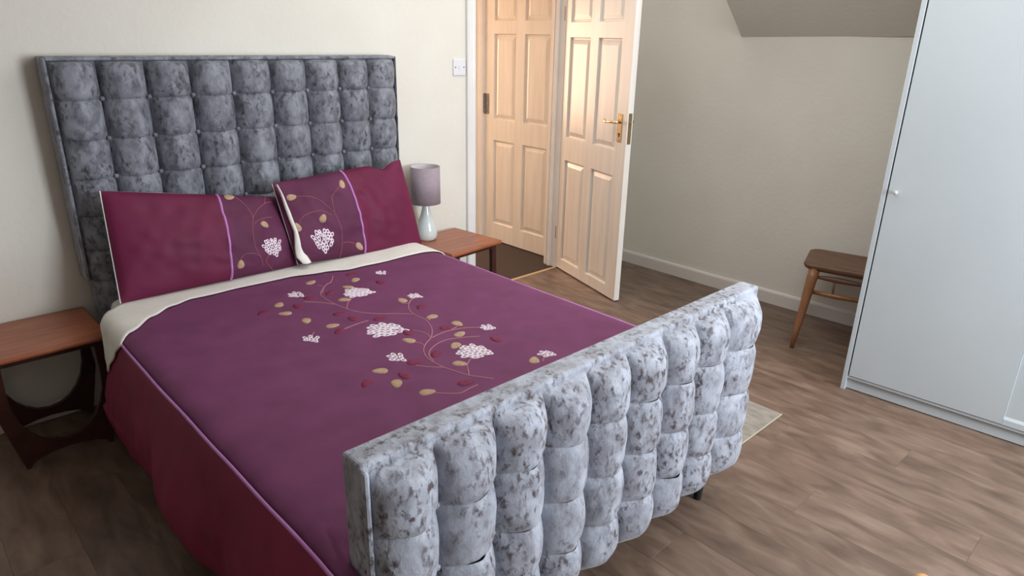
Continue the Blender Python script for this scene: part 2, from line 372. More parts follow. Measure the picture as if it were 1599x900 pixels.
# light switch
t = thing('light_switch', 'white square light switch plate on the wall beside the door frame', 'switch', (2.636, YW, 1.426))
link('plate', box(-0.045, 0.045, -0.009, 0.0, -0.045, 0.045, 0.003), M['switch'], t)
link('rocker', box(-0.006, 0.006, -0.0135, -0.008, -0.012, 0.012, 0.002), M['switch'], t)
for s in (-0.031, 0.031):
    bm = bmesh.new(); add_tube(bm, [(s, -0.0085, 0), (s, -0.0105, 0)], 0.004, 10); link('screw', bm, M['steel_d'], t)

# ---------------------------------------------------------------- wardrobe
wd = thing('wardrobe', 'tall white wardrobe with a tiny knob, standing right of the wooden stool', 'wardrobe', (3.252, 1.034, 0), math.radians(3.1))
# local: x into the wardrobe, y negative along the front
WH = 2.02; WDp = 0.56
link('side_panel', box(0, WDp, -0.020, 0.0, 0.0, WH, 0.001, 1), M['wardrobe'], wd)
link('side_panel', box(0, WDp, -1.58, -1.56, 0.0, WH, 0.001, 1), M['wardrobe'], wd)
link('top_panel', box(0.0, WDp, -1.56, -0.020, WH-0.02, WH), M['wardrobe'], wd)
link('back_panel', box(WDp-0.006, WDp-0.001, -1.56, -0.020, 0.07, WH-0.02), M['wardrobe'], wd)
link('plinth', box(0.022, 0.040, -1.56, -0.020, 0.005, 0.064), M['wardrobe'], wd)
link('base_panel', box(0.006, WDp-0.01, -1.56, -0.020, 0.064, 0.076), M['wardrobe'], wd)
link('shadow_gap', box(0.022, 0.03, -0.0275, -0.0200, 0.10, WH-0.02), M['black'], wd)
dr = link('door', box(0.001, 0.020, -0.655, -0.0262, 0.079, WH-0.024, 0.0015, 1), M['wardrobe'], wd)
bm = lathe([(0, 0), (0.006, 0), (0.005, 0.008), (0.009, 0.013), (0.010, 0.018), (0.007, 0.022), (0, 0.023)], 20)
bmesh.ops.transform(bm, matrix=Matrix.Translation((0.001, -0.060, 0.992)) @ Matrix.Rotation(-PI/2, 4, 'Y'), verts=bm.verts[:])
link('knob', bm, M['wardrobe'], dr, smooth=True)
d = thing('door', None, None); d.parent = wd
bm = bmesh.new(); a, b = -1.555, -0.6555
add_box(bm, 0.001, 0.020, a, b, 0.079, 0.105, 0.0); add_box(bm, 0.001, 0.020, a, b, WH-0.06, WH-0.024, 0.0); add_box(bm, 0.001, 0.020, a, a+0.06, 0.105, WH-0.06)
link('door_rail', bm, M['wardrobe'], d)
bm = bmesh.new()
q0 = [(0.001, a+0.06, 0.105), (0.001, b, 0.105), (0.001, b, WH-0.06), (0.001, a+0.06, WH-0.06)]
q1 = [(0.0085, a+0.072, 0.117), (0.0085, b-0.0015, 0.117), (0.0085, b-0.0015, WH-0.072), (0.0085, a+0.072, WH-0.072)]
v0 = [bm.verts.new(p) for p in q0]; v1 = [bm.verts.new(p) for p in q1]
for i in range(4): bm.faces.new([v0[i], v0[(i+1) % 4], v1[(i+1) % 4], v1[i]])
bm.faces.new(v1)
v2 = [bm.verts.new((0.020, p[1], p[2])) for p in q0]; bm.faces.new(v2[::-1])
for i in range(4): bm.faces.new([v0[i], v0[(i+1) % 4], v2[(i+1) % 4], v2[i]])
link('door_panel', bm, M['wardrobe'], d)

# ---------------------------------------------------------------- bed
bed = thing('bed', 'double bed with tall buttoned headboard and footboard in silver crushed velvet', 'bed', (1.33, 2.1, 0))
BO = Vector((1.33, 2.1, 0))
def blink(name, bm, m, parent=None, smooth=False):
    """mesh given in world coordinates, child of the bed"""
    if isinstance(bm, bmesh.types.BMesh):
        bmesh.ops.translate(bm, vec=-BO, verts=bm.verts[:])
    return link(name, bm, m, parent or bed, smooth=smooth)
HX0, HX1 = 0.552, 2.116
hb = blink('headboard', box(HX0, HX1, 3.140, 3.232, 0.612, 1.497, 0.010, 3), M['velvet_head_shaded'])
blink('headboard_lower_panel', box(0.578, 2.09, 3.125, 3.215, 0.14, 0.612, 0.010, 3), M['velvet_head_shaded'], hb)
for s, (xa, xb) in enumerate(((HX0+0.001, HX0+0.014), (HX1-0.008, HX1-0.001))):
    blink('edge_border', box(xa, xb, 3.112, 3.145, 0.615, 1.492, 0.005, 2), M['velvet_head_shaded'], hb)
blink('edge_border', box(HX0+0.014, HX1-0.008, 3.114, 3.145, 1.481, 1.494, 0.004, 2), M['velvet_head_shaded'], hb)

def pad_mesh(w, h, D, seed, curl_bottom=False, first=False, deep=False):
    """one stuffed pad between two deep vertical seams, pinched at its top and bottom; local x 0..w, z 0..h, bulging to -y"""
    n, m_ = 18, 18
    def fn(u, v):
        s = abs(2*u-1); t = 2*v-1
        fx = max(0.0, 1-s**2.05)**0.55
        e = abs(t)
        lo_ = 0.86+0.05*math.sin(seed*2.4+(1 if t > 0 else 4)); gz = lo_+(1-lo_)*max(0.0, 1-e**5.0)**0.55
        if curl_bottom and t < 0: gz = max(0.0, 1-e**2.4)**0.5
        if t > 0.0 and first: gz = max(0.0, 1-e**(2.3 if deep else 5))**0.5
        corner = 1-0.55*(s**1.6)*(e**(2.6 if deep else 3.5))
        wr = 1+0.10*noise.noise(Vector((u*2.3+seed*7.1, v*2.1, seed*3.3)))+0.05*noise.noise(Vector((u*6+seed, v*5, seed*1.7)))
        d = D*fx*gz*corner*wr
        # seam lines pull in slightly towards the buttons
        return (w*u, -d, h*v+0.0025*noise.noise(Vector((u*3+seed, 0, v*9)))*(1-e))
    return grid_mesh('pad', fn, n, m_)

def button(x, y, z, parent, m, r=0.0095):
    bm = lathe([(r*0.9, 0.0), (r, r*0.35), (r*0.8, r*0.75), (r*0.4, r*0.98), (0, r*1.05)], 14)
    bmesh.ops.transform(bm, matrix=Matrix.Translation((x, y, z)) @ Matrix.Rotation(PI/2, 4, 'X'), verts=bm.verts[:])
    blink('button', bm, m, parent, smooth=True)

gx = [0.566, 0.733, 0.906, 1.080, 1.256, 1.434, 1.609, 1.781, 1.946, 2.108]
gz = [1.483, 1.338, 1.184, 1.032, 0.884, 0.742, 0.612]
sd = 0
for j in range(6):
    for i in range(9):
        sd += 1
        w_ = gx[i+1]-gx[i]; h_ = gz[j]-gz[j+1]
        me = pad_mesh(w_-0.001, h_, 0.070, sd, first=(j == 0))
        me.materials.append(M['velvet_head_shaded'])
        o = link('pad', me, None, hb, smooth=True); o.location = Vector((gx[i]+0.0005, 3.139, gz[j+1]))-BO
for i in range(9):
    sd += 1
    me = pad_mesh(gx[i+1]-gx[i]-(0.012 if i in (0, 8) else 0.001), 0.17, 0.045, sd); me.materials.append(M['velvet_head_shaded'])
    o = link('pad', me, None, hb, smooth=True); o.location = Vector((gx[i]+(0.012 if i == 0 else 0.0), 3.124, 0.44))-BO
for j in range(1, 6):
    for i in range(1, 9):
        button(gx[i]-0.002, 3.118, gz[j]+0.002, hb, M['velvet_head_shaded'])

FX0, FX1, FYB, FYF = 0.552, 2.108, 1.058, 0.988
fb = blink('footboard', box(FX0, FX1, FYF, FYB, 0.165, 0.824, 0.009, 3), M['velvet'])
blink('edge_border', box(FX0+0.001, FX0+0.014, FYF-0.016, FYF+0.004, 0.17, 0.812, 0.006, 2), M['velvet'], fb)
fx = [0.566, 0.727, 0.892, 1.055, 1.216, 1.380, 1.546, 1.713, 1.882, 2.100]
fx[9] = 2.094
fz = [0.806, 0.648, 0.480, 0.318, 0.152]
for j in range(4):
    for i in range(9):
        sd += 1
        me = pad_mesh(fx[i+1]-fx[i]-0.001, fz[j]-fz[j+1], 0.066, sd, first=(j == 0), curl_bottom=(j == 3), deep=True)
        me.materials.append(M['velvet'])
        o = link('pad', me, None, fb, smooth=True); o.location = Vector((fx[i]+0.0005, FYF+0.001, fz[j+1]))-BO
for j in range(1, 4):
    for i in range(1, 9):
        button(fx[i]-0.001, FYF-0.004, fz[j]+0.001, fb, M['velvet'])
for xx in (0.560, 2.060):
    blink('side_rail', box(xx, xx+0.045, 1.058, 3.125, 0.16, 0.36, 0.010, 2), M['velvet'])
for xx in (0.62, 1.97):
    for yy in (1.035, 3.16):
        bm = bmesh.new(); add_tube(bm, [(xx, yy, 0.0), (xx, yy, 0.168)], [0.014, 0.022], 14); blink('leg', bm, M['black'])
blink('slat_base', box(0.60, 2.065, 1.062, 3.118, 0.22, 0.30), M['darkwood'])

mt = link('mattress', box(0.596, 2.078, 1.068, 3.070, 0.303, 0.545, 0.05, 5), M['cream'], smooth=True)
mt['label'] = 'cream sheeted mattress, its corner bare beside the left bedside table'; mt['category'] = 'mattress'

# ---------------------------------------------------------------- duvet
def nz(x, y, z=0.0): return noise.noise(Vector((x, y, z)))
PROF = [(0.458, 0.135), (0.440, 0.21), (0.440, 0.30), (0.462, 0.40), (0.490, 0.49), (0.512, 0.540), (0.540, 0.560), (0.60, 0.5675),
        (0.90, 0.570), (1.33, 0.570), (1.75, 0.570), (1.93, 0.5685), (2.00, 0.562), (2.040, 0.545), (2.078, 0.50), (2.100, 0.42), (2.118, 0.30), (2.125, 0.20)]
_l = [0.0]
for a, b in zip(PROF, PROF[1:]): _l.append(_l[-1]+math.hypot(b[0]-a[0], b[1]-a[1]))
LT = _l[-1]
def prof(s):
    """s in metres along the cross-section, 0 at the left hem; smoothed (Catmull-Rom)"""
    s = min(max(s, 0.0), LT-1e-6); i = 0
    while _l[i+1] < s: i += 1
    f = (s-_l[i])/(_l[i+1]-_l[i])
    P = [PROF[max(i-1, 0)], PROF[i], PROF[i+1], PROF[min(i+2, len(PROF)-1)]]
    seg = _l[i+1]-_l[i]
    def tan(k0, k1, l0, l1, c): return (P[k1][c]-P[k0][c])/max(l1-l0, 1e-6)*seg
    out = []
    for c in (0, 1):
        m0 = tan(0, 2, _l[max(i-1, 0)], _l[i+1], c); m1 = tan(1, 3, _l[i], _l[min(i+2, len(PROF)-1)], c)
        h = f*f*(3-2*f)
        out.append((2*f**3-3*f*f+1)*P[1][c]+(f**3-2*f*f+f)*m0+(-2*f**3+3*f*f)*P[2][c]+(f**3-f*f)*m1)
    return out
def s_of_x(x):
    lo, hi = _l[5], _l[14]
    for _ in range(30):
        m = (lo+hi)/2
        if prof(m)[0] < x: lo = m
        else: hi = m
    return lo
S_L = _l[5]; S_R = s_of_x(2.046)
def topz(x, y):
    return 0.004*nz(x*2.1, y*1.7, 1.3)+0.0018*nz(x*7, y*5, 4.0)
def duvet(s, y):
    x, z = prof(s)
    top = min(1.0, max(0.0, (x-0.50)/0.10))*min(1.0, max(0.0, (2.06-x)/0.06))
    hang = 1-top
    z += topz(x, y)*top
    if s < S_L+0.05:
        k = min(1.0, max(0.0, (S_L-s)/0.30))
        x += 0.034*min(1, max(0, (y-2.35)/0.4))*min(1.0, (S_L-s)/0.16 if s < S_L else 0)*(1 if s > 0.12 else 0.6)
        x += 0.016*min(1, max(0, (y-2.3)/0.4))*min(1.0, (S_L+0.05-s)/0.1)+0.014*k
        x += -0.014*k+0.020*k*math.sin(y*9.0+1.2*nz(y*2, 3))+0.012*k*nz(y*7, s*4, 2)+0.006*nz(y*3.1, s*2, 8)+0.008*k*nz(y*13+s*6, s*5-y*3, 12)+0.005*k*abs(nz(y*9-s*8, s*9, 15))
        z += 0.022*k*nz(y*2.2, 5.5)*(1 if s < 0.2 else 0.5)
    if s > S_R-0.05:
        k = min(1.0, max(0.0, (s-S_R)/0.30)); x += 0.012*k*math.sin(y*11)
        x += 0.010*nz(y*1.6, 9.1)*min(1, max(0, (s-S_R+0.05)/0.05))
    # tucks down behind the footboard
    t = min(1.0, max(0.0, (1.13-y)/0.06)); z -= 0.03*t*t*top
    return Vector((x, y, z))
def dnorm(s, y, e=0.004):
    n = (duvet(s+e, y)-duvet(s-e, y)).cross(duvet(s, y+e)-duvet(s, y-e)); return n.normalized()
DY0 = 1.064
def interp(tab, x):
    if x <= tab[0][0]: return tab[0][1]
    for a, b in zip(tab, tab[1:]):
        if x <= b[0]:
            f = (x-a[0])/(b[0]-a[0]); f = f*f*(3-2*f); return a[1]+(b[1]-a[1])*f
    return tab[-1][1]
def fold_lo(s):
    x, z = prof(s)
    if s < S_L: return interp([(0, 2.72), (S_L-0.17, 2.70), (S_L-0.15, 2.690), (S_L-0.06, 2.60), (S_L, 2.535)], s)
    if s > S_R: return 2.645
    return interp([(0.51, 2.535), (0.56, 2.565), (0.66, 2.655), (0.75, 2.715), (0.84, 2.748), (1.05, 2.755), (1.25, 2.744), (1.40, 2.70), (1.52, 2.662), (1.70, 2.662), (1.89, 2.669), (2.05, 2.645)], x)+0.006*nz(x*9, 2.2)
def y_head(s): return fold_lo(s)+0.03 if s > S_L-0.155 else 2.74+0.02*nz(s*9, 1)
dv = thing('duvet', 'plum duvet with embroidered white flowers, cream top edge folded over', 'duvet', tuple(BO))
def dlink(name, me, m, parent=None, smooth=True):
    if isinstance(me, bmesh.types.BMesh): bmesh.ops.translate(me, vec=-BO, verts=me.verts[:])
    else: me.transform(Matrix.Translation(-BO))
    return link(name, me, m, parent or dv, smooth=smooth)
def sheet(name, s0, s1, ylo, yhi, nu, nv, m, off=0.0, th=0.006, parent=None):
    def fn(u, v, o=off):
        s = s0+(s1-s0)*u; a, b = ylo(s), yhi(s); y = a+(b-a)*v
        return duvet(s, y)+dnorm(s, y)*o
    me = grid_mesh(name, fn, nu, nv)
    o = dlink(name, me, m, parent)
    md = o.modifiers.new('cloth_thickness', 'SOLIDIFY'); md.thickness = th; md.offset = -1
    return o
c0 = lambda s: DY0 if prof(s)[0] > 0.545 else 0.965
sheet('embroidered_panel', S_L, S_R, c0, y_head, 90, 90, M['plum'])
sheet('side_panel', 0.0, S_L, lambda s: 0.965, y_head, 34, 120, M['maroon'])
sheet('side_panel', S_R, LT, c0, y_head, 14, 60, M['plum'])
def fold_hi(s):
    if s < S_L: return interp([(S_L-0.17, 2.712), (S_L-0.13, 2.76), (S_L-0.05, 2.79), (S_L, 2.80)], s)
    return interp([(S_L, 2.80), (S_L+0.05, 2.83), (S_L+0.12, 2.875)], s)
o = sheet('turned_down_hem', S_L-0.168, S_R+0.10, fold_lo, fold_hi, 110, 16, M['cream'], off=0.010, th=0.005)
o['label'] = 'cream reverse of the duvet folded over at the pillows'
def ribbon(name, pts, nrms, wd_, m, parent, th=0.0016, link_fn=None):
    bm = bmesh.new(); prev = None; n = len(pts)
    for i in range(n):
        t = (pts[min(i+1, n-1)]-pts[max(i-1, 0)]).normalized(); b = t.cross(nrms[i]).normalized()
        ring = [bm.verts.new(pts[i]+b*wd_*0.5*c+nrms[i]*h) for c, h in ((-1, -0.001), (-0.7, th), (0.7, th), (1, -0.001))]
        if prev:
            for k in range(3): bm.faces.new([prev[k], prev[k+1], ring[k+1], ring[k]])
        prev = ring
    return (link_fn or dlink)(name, bm, m, parent)
for s, wdt in ((S_L, 0.009), (S_R, 0.007)):
    ys = [0.967+(2.62-0.967)*i/110 for i in range(111)] if s == S_L else [DY0+(2.66-DY0)*i/90 for i in range(91)]
    ribbon('piping', [duvet(s, y)+dnorm(s, y)*0.002 for y in ys], [dnorm(s, y) for y in ys], wdt, M['lilac'], dv, th=0.004)

# applique flowers, leaves and stitched vines.  A surface is given as fn(a, b) -> (point, normal), metres in the cloth
def dsurf(x, y):
    s = s_of_x(x); return duvet(s, y), dnorm(s, y)
def loopring(bm, surf, cx, cy, r1, r2, ang, h=0.0022):
    rings = []
    for f, hh in ((1.0, 0.0003), (0.85, h), (0.55, h*0.9), (0.42, 0.0004)):
        ring = []
        for k in range(10):
            t = 2*PI*k/10; dx, dy = r1*f*math.cos(t), r2*f*math.sin(t)
            a = cx+dx*math.cos(ang)-dy*math.sin(ang); b = cy+dx*math.sin(ang)+dy*math.cos(ang)
            p, n = surf(a, b); ring.append(bm.verts.new(p+n*hh))
        rings.append(ring)
    for p, q in zip(rings, rings[1:]):
        for k in range(10): bm.faces.new([p[k], p[(k+1) % 10], q[(k+1) % 10], q[k]])
def flower(surf, cx, cy, R, big, ang, link_fn, parent, sq=1.0, seed=0):
    """a fan of overlapping white crochet-like loops, pointed at one end"""
    bm = bmesh.new(); rg = random.Random(seed); ca, sa = math.cos(ang), math.sin(ang)
    rws = [1, 2, 4, 5, 5, 6, 4] if big else [1, 2, 3, 2]
    nR = len(rws); step = 2*R/(nR)
    for j, c in enumerate(rws):
        yy = -R+step*(j+0.5)
        for i in range(c):
            xx = (i-(c-1)/2)*(2*R/(max(rws)))*0.98
            xx += rg.uniform(-0.2, 0.2)*step; y2 = (yy-0.22*R*(abs(xx)/R)**2+rg.uniform(-0.2, 0.2)*step)
            r = R/max(rws)*(1.08 if big else 0.88)
            a = ang+(-xx/R)*0.7
            X = cx+(xx*ca-y2*sa)*1.0; Y = cy+(xx*sa+y2*ca)*sq
            loopring(bm, surf, X, Y, r*0.86, r*1.35*rg.uniform(0.85, 1.1), a)
    return link_fn('flower', bm, M['white_thread'], parent)
def leaf(surf, cx, cy, L_, W_, ang, m, link_fn, parent):
    bm = bmesh.new(); ca, sa = math.cos(ang), math.sin(ang)
    out = []
    for k in range(14):
        t = 2*PI*k/14; c, s = math.cos(t), math.sin(t)
        w_ = W_*0.5*s*(1-0.25*c); l_ = L_*0.5*c*(1.0 if c < 0 else 1.12)
        out.append((l_, w_))
    def P(l_, w_, h):
        p, n = surf(cx+l_*ca-w_*sa, cy+l_*sa+w_*ca); return p+n*h
    o0 = [bm.verts.new(P(l_, w_, 0.0002)) for l_, w_ in out]; o1 = [bm.verts.new(P(l_*0.93, w_*0.93, 0.0022)) for l_, w_ in out]
    o2 = [bm.verts.new(P(l_*0.5, w_*0.45, 0.0030)) for l_, w_ in out]
    for p, q in ((o0, o1), (o1, o2)):
        for k in range(14): bm.faces.new([p[k], p[(k+1) % 14], q[(k+1) % 14], q[k]])
    bm.faces.new(o2)
    return link_fn('leaf', bm, m, parent)
def smooth_pts(pts, n=6):
    out = []
    for i in range(len(pts)-1):
        p0, p1, p2, p3 = pts[max(i-1, 0)], pts[i], pts[i+1], pts[min(i+2, len(pts)-1)]
        for k in range(n):
            t = k/n
            out.append(tuple(0.5*((2*p1[c])+(-p0[c]+p2[c])*t+(2*p0[c]-5*p1[c]+4*p2[c]-p3[c])*t*t+(-p0[c]+3*p1[c]-3*p2[c]+p3[c])*t**3) for c in (0, 1)))
    out.append(pts[-1]); return out
def vine(surf, pts, wd_, m, link_fn, parent):
    q = [surf(a, b) for a, b in smooth_pts(pts)]
    return ribbon('stem', [p+n*0.0004 for p, n in q], [n for p, n in q], wd_, m, parent, th=0.0012, link_fn=link_fn)
TAN= [(1.2979, 2.6302), (1.3902, 2.4755), (1.4641, 2.5373), (1.3024, 2.3571), (1.0763, 2.4745), (1.0546, 2.3742), (1.0814, 2.2569), (1.1308, 2.149), (1.4797, 2.1968), (1.4665, 1.9778), (1.4981, 1.8624), (1.4446, 1.7812), (1.27, 1.8537), (1.3722, 1.716), (1.2925, 1.5959), (1.4996, 1.4491), (1.0642, 1.7225), (1.0572, 1.6199), (1.0951, 1.5114)]
MAR= [(1.4858, 2.6109), (1.5283, 2.4351), (1.3002, 2.4657), (1.2065, 2.4658), (1.1259, 2.4122), (0.9897, 2.4326), (1.2106, 2.2349), (1.226, 2.1583), (1.1257, 2.0878), (1.3019, 2.093), (1.3069, 1.9121), (1.4959, 2.0899), (1.4418, 1.8584), (1.5176, 1.662), (1.2782, 1.7057), (1.1843, 1.7003), (1.1051, 1.6459), (0.9883, 1.6821), (1.2208, 1.4781)]
VINES= [[(1.4131, 2.6436), (1.3666, 2.5788), (1.3311, 2.5586), (1.2649, 2.4863), (1.2508, 2.422), (1.2498, 2.355), (1.2551, 2.2932), (1.2729, 2.2168), (1.3211, 2.1482), (1.3803, 2.0973), (1.4272, 2.049)], [(1.3049, 2.5808), (1.3109, 2.5429), (1.27, 2.482)], [(1.5131, 2.1832), (1.4726, 2.1442), (1.4388, 2.0882), (1.4277, 2.0297), (1.4275, 1.9642), (1.3977, 1.8891), (1.3472, 1.8257), (1.3028, 1.7962), (1.2669, 1.7619), (1.2402, 1.7119), (1.2331, 1.6577), (1.2357, 1.6067), (1.2475, 1.5583), (1.2609, 1.5132), (1.2859, 1.4729), (1.3068, 1.4383)], [(1.3345, 1.9194), (1.3465, 1.8921), (1.3521, 1.8565), (1.3434, 1.8244)], [(1.2783, 1.8286), (1.2894, 1.8078), (1.2852, 1.7784)], [(1.3445, 1.6006), (1.3069, 1.5735), (1.2862, 1.5434), (1.2633, 1.5111)], [(1.2376, 1.6636), (1.2525, 1.7114), (1.2848, 1.7464), (1.3349, 1.7683), (1.3829, 1.7718), (1.4399, 1.7501), (1.4909, 1.7199)], [(1.3478, 1.8206), (1.3913, 1.8296), (1.4382, 1.8298), (1.4929, 1.8143), (1.5491, 1.7757)], [(1.4808, 2.1517), (1.5105, 2.1794), (1.5365, 2.1874)], [(1.4344, 1.9582), (1.4653, 1.9762)], [(1.1089, 1.4942), (1.1343, 1.4669), (1.1673, 1.4395), (1.2012, 1.4417), (1.2439, 1.4438)], [(1.2602, 2.2635), (1.2922, 2.3129), (1.3385, 2.3563)], [(1.1472, 2.0932), (1.2051, 2.1048), (1.2598, 2.1085)], [(1.1676, 2.4426), (1.2195, 2.3896), (1.2512, 2.3335)], [(1.1748, 1.6792), (1.1986, 1.6449), (1.2357, 1.6067)], [(1.5398, 1.4406), (1.5126, 1.4237)], [(1.4813, 1.8417), (1.4445, 1.8317)], [(1.0509, 2.1405), (1.0199, 2.1045)], [(1.4592, 2.1701), (1.4808, 2.1517)]]
PL_LEAF= [[(0.62, 1.0), (0.78, 0.6), (0.61, 0.15)], [(0.07, 0.79), (0.43, 0.83), (0.22, 0.48), (0.05, 0.43), (0.44, 0.1)]]
PV= [[[(0.65, 0.97), (0.68, 0.9), (0.71, 0.79), (0.72, 0.68), (0.7, 0.54), (0.7, 0.34), (0.73, 0.18), (0.74, 0.09)], [(0.72, 0.69), (0.76, 0.8), (0.82, 0.89), (0.87, 0.91)], [(0.72, 0.61), (0.74, 0.65), (0.8, 0.69), (0.84, 0.69)], [(0.61, 0.21), (0.64, 0.26), (0.69, 0.25), (0.73, 0.2)], [(0.78, 0.21), (0.76, 0.13), (0.81, 0.0)], [(0.84, 1.0), (0.81, 0.88)]], [[(0.1, 0.79), (0.15, 0.77), (0.21, 0.73), (0.26, 0.65), (0.31, 0.51), (0.32, 0.39), (0.32, 0.24), (0.3, 0.08), (0.29, 0.01)], [(0.4, 0.81), (0.34, 0.73), (0.32, 0.65), (0.31, 0.53)], [(0.07, 0.47), (0.09, 0.53), (0.15, 0.57), (0.23, 0.57), (0.29, 0.5)], [(0.41, 0.14), (0.35, 0.17), (0.32, 0.16)]]]
FLW = [((1.1819, 2.5318), 0.035, 0), ((1.3974, 2.3881), 0.062, 1), ((1.602, 2.5404), 0.028, 0), ((1.5517, 2.2021), 0.030, 0), ((1.2664, 1.9838), 0.072, 1), ((1.0162, 2.0882), 0.033, 0), ((1.5644, 1.7579), 0.028, 0), ((1.1612, 1.7677), 0.035, 0), ((1.3952, 1.6304), 0.062, 1), ((1.5678, 1.4532), 0.029, 0)]
PFL = [((0.81, 0.29), 0.052, 0.25), ((0.19, 0.22), 0.055, 0.0)]
for i, (c, R, big) in enumerate(FLW): flower(dsurf, c[0], c[1], R, big, (0.75 if big else 0.3)+0.3*math.sin(i*2.3), dlink, dv, seed=i)
for i, c in enumerate(TAN): leaf(dsurf, c[0], c[1], 0.050, 0.036, i*1.7+0.4, M['tanleaf'], dlink, dv)
for i, c in enumerate(MAR): leaf(dsurf, c[0], c[1], 0.052, 0.034, i*2.1-0.5, M['redleaf'], dlink, dv)
for v in VINES: vine(dsurf, v, 0.0042, M['vine'], dlink, dv)

# ---------------------------------------------------------------- pillows
PILL = [dict(BL=(.605, 2.85, .585), BR=(1.375, 2.86, .58), TR=(1.415, 3.0, .87), TL=(.640, 3.0, 1.003), W=0.77, H=0.43, sp=0.56, ends=('crimson', 'plum_p')),
        dict(BL=(1.335, 2.815, .60), BR=(2.06, 2.85, .538), TR=(2.03, 2.985, .985), TL=(1.315, 2.955, .955), W=0.72, H=0.40, sp=0.485, ends=('plum_p', 'crimson'))]
PLAB = ['left pillow, plain crimson end at left and embroidered plum end at right', 'right pillow overlapping the other, embroidered plum end left, crimson end by the lamp']
def pillow(k):
    pd = PILL[k]; c = {a: Vector(pd[a]) for a in ('BL', 'BR', 'TR', 'TL')}
    nn = (c['BR']-c['BL']).cross(c['TL']-c['BL']).normalized()
    def P(u, v, T=0.065, grow=0.0):
        uu = 0.5+(u-0.5)*(1+grow); vv = 0.5+(v-0.5)*(1+grow*1.4)
        p = (c['BL']*(1-uu)+c['BR']*uu)*(1-vv)+(c['TL']*(1-uu)+c['TR']*uu)*vv
        if k == 1: p = p+Vector((0, 0, -.03*math.exp(-((u-.83)/.07)**2)*v**3))
        pr = (max(0, 1-abs(2*u-1)**2.6)**.5)*(max(0, 1-abs(2*v-1)**2.4)**.5)
        w = 0.0
        if T > 0:
            edge = min(1.0, 4*min(u, 1-u, v, 1-v)+0.1)
            w = (0.013*nz(u*5+k*9, v*3, 1.0)+0.008*nz(u*13, v*7+k*5, 3.0)+0.004*nz((u+v)*11, (u-v)*4+k, 8.0))*edge
            if k == 1: w += 0.010*edge*nz(u*9+2, (v+u*0.6)*7, 6.0)*(1 if u > 0.48 else 0.35)
        return p+nn*(T*pr+w)
    org = Vector(((c['BL']+c['BR'])/2)); org.z = min(c['BL'].z, c['BR'].z)
    r = thing('pillow', PLAB[k], 'pillow', tuple(org), 0, 'pillows against the headboard')
    def plink(name, me, m, parent=None, smooth=True):
        if isinstance(me, bmesh.types.BMesh): bmesh.ops.translate(me, vec=-org, verts=me.verts[:])
        else: me.transform(Matrix.Translation(-org))
        return link(name, me, m, parent or r, smooth=smooth)
    sp = pd['sp']
    for (a, b, nm) in ((0, sp, 0), (sp, 1, 1)):
        mname = pd['ends'][nm]
        plink('plain_panel' if mname == 'crimson' else 'embroidered_panel', grid_mesh('front', lambda u, v: P(a+(b-a)*u, v), 34, 34), M[mname])
    plink('back_panel', grid_mesh('back', lambda u, v: P(u, v, -0.045, 0.0)+Vector((-0.0045 if k == 0 else -0.003, 0.001, 0.0015*(1-abs(2*u-0.5)) if k == 0 else -0.001)), 30, 24), M['cream'])
    def ps(a, b):
        u, v = a/pd['W'], b/pd['H']; e = 0.004
        u = min(max(u, 0.004), 0.996); v = min(max(v, 0.004), 0.996)
        n = (P(min(u+e, 1), v)-P(u-e, v)).cross(P(u, min(v+e, 1))-P(u, v-e)).normalized()
        return P(u, v), n
    def S(q): return (q[0]*pd['W'], q[1]*pd['H'])
    pts = [ps(sp*pd['W'], pd['H']*(0.004+0.992*i/40)) for i in range(41)]
    ribbon('piping', [p+n*0.001 for p, n in pts], [n for p, n in pts], 0.011, M['lilac'], r, th=0.003, link_fn=plink)
    for i, q in enumerate(PL_LEAF[k]):
        a, b = S(q); b = min(b, pd['H']-0.016); leaf(ps, a, b, 0.042, 0.030, (0.1, -0.8, 1.5, 0, 1.2, 0.9, 1.7, -0.8)[i+3*k], M['tanleaf'], plink, r)
    (fc, R, ang) = PFL[k]; a, b = S(fc); flower(ps, a, b, R, True, ang, plink, r, seed=20+k)
    for v in PV[k]: vine(ps, [S(q) for q in v], 0.0032, M['vine_p'], plink, r)
    if k == 1:
        # cream flap of the open pillowcase end hanging at the left edge
        rib = [(1.318, 2.935, 0.955), (1.330, 2.915, 0.90), (1.342, 2.888, 0.83), (1.350, 2.860, 0.75), (1.345, 2.838, 0.68), (1.352, 2.822, 0.635), (1.365, 2.808, 0.605)]
        wid = [0.004, 0.010, 0.018, 0.016, 0.030, 0.050, 0.040]
        def fn(u, v):
            t = v*(len(rib)-1); i = min(int(t), len(rib)-2); f = t-i
            p = Vector(rib[i]).lerp(Vector(rib[i+1]), f); w_ = wid[i]+(wid[i+1]-wid[i])*f
            return p+Vector((w_*(u-0.45), -0.012-0.010*math.sin(u*PI)-0.006*math.sin(v*14), 0.0))
        o = plink('opening_flap', grid_mesh('flap', fn, 6, 30), M['cream'])
        md = o.modifiers.new('cloth_thickness', 'SOLIDIFY'); md.thickness = 0.002
    return r
pillow(0); pillow(1)

